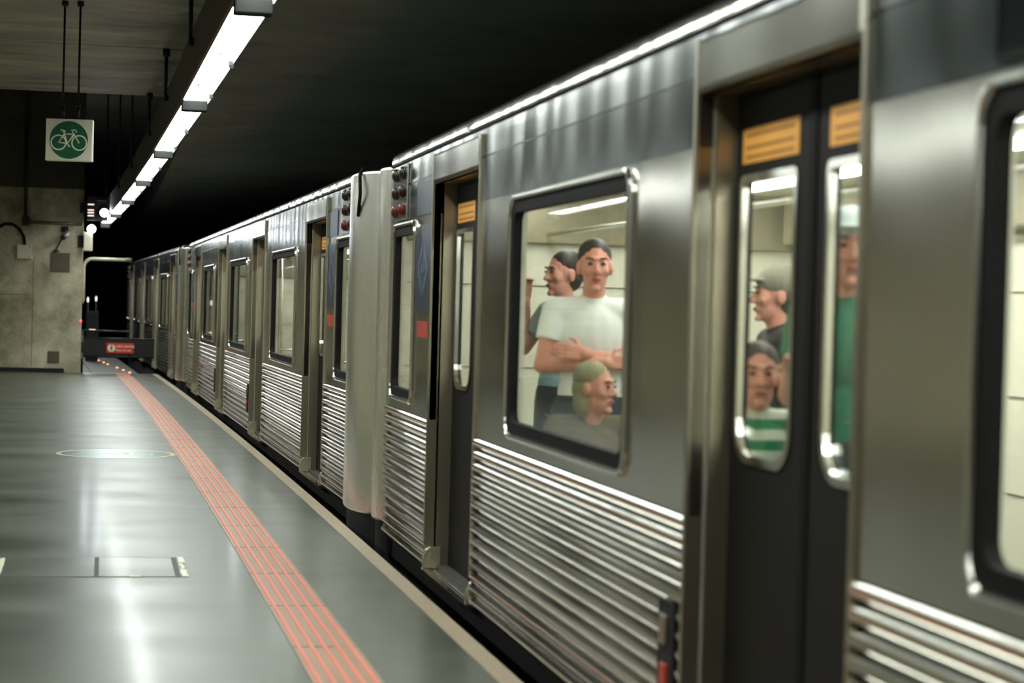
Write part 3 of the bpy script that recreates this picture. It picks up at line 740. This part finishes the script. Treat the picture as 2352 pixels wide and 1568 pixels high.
FZ = 0.03
crossed = dict(el=(.235, -.03, 1.14), er=(-.235, -.03, 1.14), wl=(-.05, -.17, 1.2), wr=(.05, -.2, 1.16))
cpose = {'l': ((-1, -.05, .12), (0, -1, 0), (0, .1, 1)), 'r': ((1, .1, .1), (0, -1, 0), (0, .1, 1))}
person((2.36, 9.76, FZ), math.radians(-8), 1.82, crossed, 'woman in white t-shirt standing with arms crossed in the big front window', 'white_tee', 'navy', 'hair_brown', 'bun', handpose=cpose)
person((2.52, 11.12, FZ), math.radians(-70), 1.80, dict(er=(-.3, -.06, 1.2), wr=(-.2, -.12, 1.46)), 'person in pale blue top and dark trousers standing behind the woman in white', 'pale_blue', 'navy', 'hair_brown', 'short')
sit = dict(pelvis=(0, 0, .56), waist=(0, .0, .70), chest=(0, -.03, .87), neck=(0, -.05, 1.04), head=(0, -.11, 1.18), sl=(.17, -.04, .99), sr=(-.17, -.04, .99), el=(.22, -.1, .72), er=(-.22, -.1, .72),
           wl=(.09, -.3, .8), wr=(-.07, -.32, .82), hl=(.09, -.02, .53), hr=(-.09, -.02, .53), kl=(.11, -.46, .55), kr=(-.11, -.46, .55), al=(.11, -.42, .1), ar=(-.11, -.42, .1))
person((2.2, 9.09, FZ), math.radians(-4), 1.64, sit, 'seated passenger with ash blond hair and dark olive jacket below the woman in white', 'brown_coat', 'denim', 'hair_blond', 'bob', sleeve=1.2, longtrouser=False, headturn=.9)
person((2.45, 6.46, FZ), math.radians(-55), 1.83, dict(er=(-.2, -.04, 1.14), wr=(-.06, -.22, 1.24)), 'tall person with pale cap and green t-shirt behind the near door', 'green_tee', 'charcoal', 'hair_grey', 'short', cap='cap_pale', headturn=.7)
person((2.24, 6.8, FZ), math.radians(-12), 1.36, {}, 'child in green and white striped top looking out through the near door', 'bright_green', 'navy', 'hair_brown', 'short', topstripe='stripe_white', child=True)
person((2.87, 8.46, FZ), math.radians(-95), 1.68, {}, 'person in grey cap and charcoal jacket, back of the group behind the near door', 'charcoal', 'navy', 'hair_brown', 'short', sleeve=1.2, cap='cap_grey')
person((2.5, 25.2, FZ), math.radians(-80), 1.70, {}, 'passenger in brown jacket at the edge of a window of the middle car', 'rust_coat', 'navy', 'hair_brown', 'short', sleeve=1.2)
# ================================================================== things at the platform's end
o = MB().tube([(-1.585, WY - .045, 6.05), (-1.56, WY - .045, 4.96)], 0.03, 10)
o.tube([(-1.575, WY - .045, 4.98), (-1.55, WY - .045, 2.96)], 0.036, 10); o.box(-1.65, -1.5, WY - .09, WY - .001, 4.9, 5.02); o.box(-1.62, -1.48, WY - .09, WY - .001, 2.88, 3.06)
tag(o.build('conduit', M['blackmetal']), 'dark vertical conduit down the upper part of the concrete wall', 'conduit')
tag(MB().tube([(-1.47, WY - .04, 2.95), (-0.46, WY - .04, 2.945)], 0.032, 10).build('conduit', M['galv']), 'grey horizontal conduit above the security camera, reaching the wall corner', 'conduit')
pts = [(-2.35, WY - .03, 2.62), (-2.15, WY - .03, 2.78), (-1.95, WY - .03, 2.9), (-1.8, WY - .03, 2.9), (-1.66, WY - .03, 2.8), (-1.58, WY - .03, 2.66), (-1.56, WY - .03, 2.5)]
tag(MB().tube(pts, 0.03, 10).build('cable', M['rubber']), 'black cable arching into the pale wall box', 'cable')
t = empty('junction_box', (-1.56, WY, 2.36)); tag(t, 'pale square box at the end of the arching black cable', 'box')
MB().box(-0.15, 0.15, -0.1, -0.001, -0.137, 0.137).build('box_body', M['whitebox'], t, bevel=.012)
MB().box(-0.14, 0.14, -0.115, -0.1, -0.127, 0.127).build('cover', M['whitebox'], t, bevel=.006)
MB().cyl((0.1, -0.115, 0.1), (0, -1, 0), 0.012, 0.006, 12).build('screw', M['blackmetal'], t)
t = empty('security_camera', (-0.8, WY, 2.8)); tag(t, 'dark bullet security camera bracketed to the concrete wall', 'camera')
mb = MB(); mb.box(-0.07, 0.07, -0.05, -.001, -0.02, 0.09); mb.tube([(0, -.05, .03), (0.02, -.22, .0), (0.01, -.3, -.07)], 0.022, 10); mb.build('bracket', M['blackmetal'], t)
mb = MB(); mb.tube([(0.06, -.2, -.05), (-0.02, -.46, -.14)], 0.06, 16); mb.build('camera_body', M['galv'], t)
mb = MB(); mb.tube([(-0.02, -.46, -.14), (-0.028, -.48, -.147)], 0.045, 16); mb.build('lens', M['ink'], t)
mb = MB(); mb.tube([(0.0, -.03, -.02), (-.07, -.03, -.2), (-.14, -.03, -.34), (-.16, -.03, -.39)], 0.012, 8); mb.build('lead', M['rubber'], t)
mb = MB(); mb.ell((-.16, -.034, -.4), (.06, .032, .028)); mb.build('lead_socket', M['ink'], t)
t = empty('cover_plate', (-0.87, WY, 2.18)); tag(t, 'brown square plate on the wall under the security camera', 'plate')
MB().box(-0.185, 0.185, -0.03, -.001, -0.185, 0.185).build('plate_face', M['plate'], t, bevel=.006)
for a in (-.16, .16):
    for b in (-.16, .16): MB().cyl((a, -.03, b), (0, -1, 0), .01, .005, 10).build('screw', M['galv'], t)
tag(MB().box(-1.07, -0.846, WY - .03, WY, 0.19, 0.42).build('cover_plate', M['plate'], bevel=.006), 'small brown plate low on the concrete wall near the floor', 'plate')
# signal housing and its lights
t = empty('signal_unit', (-0.17, WY - .25, 3.26)); tag(t, 'black louvred signal unit beside the wall corner with one white light', 'signal')
mb = MB(); mb.box(-0.21, 0.2, 0, 0.3, -0.24, 0.24); mb.box(-0.34, -0.2, 0.06, 0.2495, -0.1, 0.1); mb.build('housing', M['blackmetal'], t, bevel=.01)
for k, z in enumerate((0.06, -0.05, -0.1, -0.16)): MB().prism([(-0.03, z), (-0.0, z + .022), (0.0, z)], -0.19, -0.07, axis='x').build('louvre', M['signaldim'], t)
MB().box(-0.02, 0.17, -0.03, 0.0, 0.14, 0.16).build('visor', M['galv'], t)
mb = MB(); mb.cyl((0.13, 0, -0.085), (0, -1, 0), 0.095, 0.03, 24); mb.build('lamp_ring', M['blackmetal'], t)
mb = MB(); mb.ell((0.13, -0.03, -0.085), (0.078, 0.03, 0.078)); mb.build('lens', M['signal'], t)
t = empty('signal_box', (-0.34, WY - .12, 2.6)); tag(t, 'tall pale box on the wall corner with a round white light on top', 'signal')
MB().box(-0.085, 0.085, -.08, .12, -0.18, 0.19).build('box_body', M['whitebox'], t, bevel=.008)
MB().box(-0.2, -0.08, .095, .1195, -0.12, 0.12).build('bracket', M['blackmetal'], t)
mb = MB(); mb.cyl((0.06, 0, 0.25), (0, -1, 0), 0.095, 0.08, 24); mb.box(-.04, .1, -.03, .1, .19, .3); mb.build('lamp_ring', M['blackmetal'], t)
mb = MB(); mb.ell((0.06, -0.08, 0.25), (0.08, 0.03, 0.08)); mb.build('lens', M['signal'], t)
# bent pipe, gate
zz = 0.0
pts = [(-0.44, WY + .2, 1.4), (-0.415, WY + .16, 1.44), (-0.415, WY + .15, 2.08)] + [(-0.415 + 0.17 * (1 - math.cos(k * PI / 12)), WY + .15, 2.1 + 0.17 * math.sin(k * PI / 12)) for k in range(7)] + [(0.42, WY + .15, 2.268)]
t = empty('bent_pipe', (-0.415, WY + .15, 1.4)); tag(t, 'cream pipe bent out from the wall corner above the gate', 'pipe')
MB().tube([Vector(p) - t.location for p in pts], 0.033, 12).build('pipe_run', M['pipe'], t)
MB().tube([Vector((0.4, WY + .15, 2.268)) - t.location, Vector((0.52, WY + .15, 2.262)) - t.location], 0.042, 12).build('end_sleeve', M['plate'], t)
t = empty('platform_gate', (-0.43, WY + .15, 0.03)); tag(t, 'black low gate across the platform end carrying a red sign', 'gate')
MB().box(0.0, 1.43, -.015, .015, 0.3, 0.67).build('panel', M['blackmetal'], t, bevel=.004)
MB().tube([(0.0, 0, 0.81), (0.95, 0, 0.805)], 0.022, 10).build('top_rail', M['blackmetal'], t)
MB().tube([(0.0, 0, 0.66), (1.43, 0, 0.66)], 0.02, 10).build('middle_rail', M['blackmetal'], t)
MB().tube([(0.0, 0, 0.3), (1.43, 0, 0.3)], 0.02, 10).build('bottom_rail', M['blackmetal'], t)
MB().tube([(0.02, 0, -0.03), (0.02, 0, 0.83)], 0.024, 10).build('post', M['blackmetal'], t)
MB().tube([(0.95, 0, 0.28), (0.95, 0, 0.83)], 0.02, 10).build('post', M['blackmetal'], t)
for z in (0.66, 0.32): MB().box(-0.02, 0.035, -.03, .03, z - .07, z + .05).build('hinge', M['galv'], t)
t = empty('warning_sign', (0.33, WY + .112, 0.505), math.radians(0)); tag(t, 'small red warning sign with white lettering on the black gate', 'sign')
MB().box(-0.265, 0.265, 0.0, 0.014, -0.1, 0.1).build('sign_plate', M['signred'], t, bevel=.004)
mb = MB(); mb.prism([(0.075 * math.cos(2 * PI * k / 32) - 0.17, 0.075 * math.sin(2 * PI * k / 32)) for k in range(32)], -0.003, 0.0, axis='y'); pc = mb.build('pictogram_disc', M['signwhite'], t)
mb = MB(); mb.tube([(-.165, -.003, .045), (-.172, -.003, .0), (-.19, -.003, -.045)], .008, 6); mb.tube([(-.172, -.003, .0), (-.15, -.003, -.05)], .008, 6); mb.tube([(-.195, -.003, .01), (-.165, -.003, .025), (-.145, -.003, .005)], .007, 6); mb.ell((-.16, -.003, .058), (.012, .003, .012)); mb.build('walking_figure', M['ink'], pc)
def text(body, size, loc, mat, parent, name):
    cu = bpy.data.curves.new(name, 'FONT'); cu.body = body; cu.size = size; cu.extrude = 0.001; cu.align_x = 'LEFT'; cu.offset = size * 0.012
    o = bpy.data.objects.new(name, cu); COL.objects.link(o)
    dg = bpy.context.evaluated_depsgraph_get(); me = bpy.data.meshes.new_from_object(o.evaluated_get(dg))
    bpy.data.objects.remove(o); me.materials.clear(); me.materials.append(mat)
    q = bpy.data.objects.new(name, me); COL.objects.link(q); q.parent = parent; q.location = loc; q.rotation_euler = (PI / 2, 0, 0)
    return q
text('NÃO ENTRE', 0.066, (-0.083, -0.002, 0.012), M['signwhite'], t, 'lettering')
text('Risco de vida', 0.056, (-0.083, -0.002, -0.058), M['signwhite'], t, 'lettering')
# beyond the gate
t = empty('equipment_cabinet', (-0.27, 50, -0.03)); tag(t, 'dim grey cabinet in the dark tunnel beyond the gate', 'cabinet')
MB().box(-.15, .15, 0, .3, 0, 1.2).build('cabinet_body', M['endbox'], t, bevel=.01)
MB().box(-.13, .13, -.015, 0, 0.78, 1.16).build('cabinet_door', M['endbox'], t, bevel=.006)
MB().box(-.07, .08, -.03, 0, 0.74, 0.765).build('indicator_bar', M['amberled'], t)
for x, z, lb in ((-0.4, 1.47, 'pale tunnel light left of the cabinet top, next to the wall corner'), (-0.2, 1.5, 'small pale tunnel light above the grey cabinet, beyond the gate')):
    t = empty('tunnel_light', (x, 52, -0.03)); tag(t, lb, 'light', 'tunnel lights')
    MB().tube([(0, 0, 0), (0, 0, z - .1)], .012, 8).build('post', M['blackmetal'], t)
    mb = MB(); mb.ell((0, 0, z), (.025, .025, .07)); mb.build('lens', M['signaldim'], t)
tag(MB().ell((-0.445, WY - .02, 1.03), (.022, .022, .022)).build('indicator_light', M['redled']), 'tiny red light on the concrete wall corner', 'light')
mk = [(0.547, 42.6), (0.43, 44.0), (0.31, 45.5), (0.11, 47.6), (0.02, 48.9), (-0.1, 50.4)]
ml = ['orange floor stud nearest the gate', 'second orange floor stud from the gate', 'third orange floor stud from the gate', 'fourth orange floor stud from the gate', 'fifth orange floor stud from the gate', 'orange floor stud farthest from the gate, by the grey cabinet']
for (x, y), lb in zip(mk, ml):
    mb = MB(); mb.ell((0, 0, 0.012), (0.028, 0.05, 0.016))  # reflector studs, their orange gleam put in as emission
    tag(mb.build('floor_stud', M['orangestud'], None, loc=(x, y, -0.032)), lb, 'floor stud', 'orange studs on the walkway')

# ================================================================== camera, world, view
w = bpy.data.worlds.new('world'); SC.world = w; w.use_nodes = True
w.node_tree.nodes['Background'].inputs['Color'].default_value = (0.5, 0.56, 0.56, 1)
w.node_tree.nodes['Background'].inputs['Strength'].default_value = 0.004
cam = bpy.data.cameras.new('camera'); co = bpy.data.objects.new('camera', cam); COL.objects.link(co)
cam.sensor_width = 36; cam.lens = 4682.8 / 2352 * 36; cam.clip_start = 0.05; cam.clip_end = 300
rt, up, fw = Vector((0.98023092, -0.19601287, 0.02694996)), Vector((-0.02323936, 0.02120618, 0.99950499)), Vector((0.19648735, 0.980372, -0.01623174))
mw = Matrix((rt, up, -fw)).transposed().to_4x4(); mw.translation = (0, 0, 1.51); co.matrix_world = mw
cam.dof.use_dof = True; cam.dof.focus_distance = 18.0; cam.dof.aperture_fstop = 2.6
SC.camera = co
SC.view_settings.view_transform = 'Standard'; SC.view_settings.look = 'None'; SC.view_settings.gamma = 1; SC.view_settings.use_curve_mapping = False
SC.view_settings.exposure = 1.1
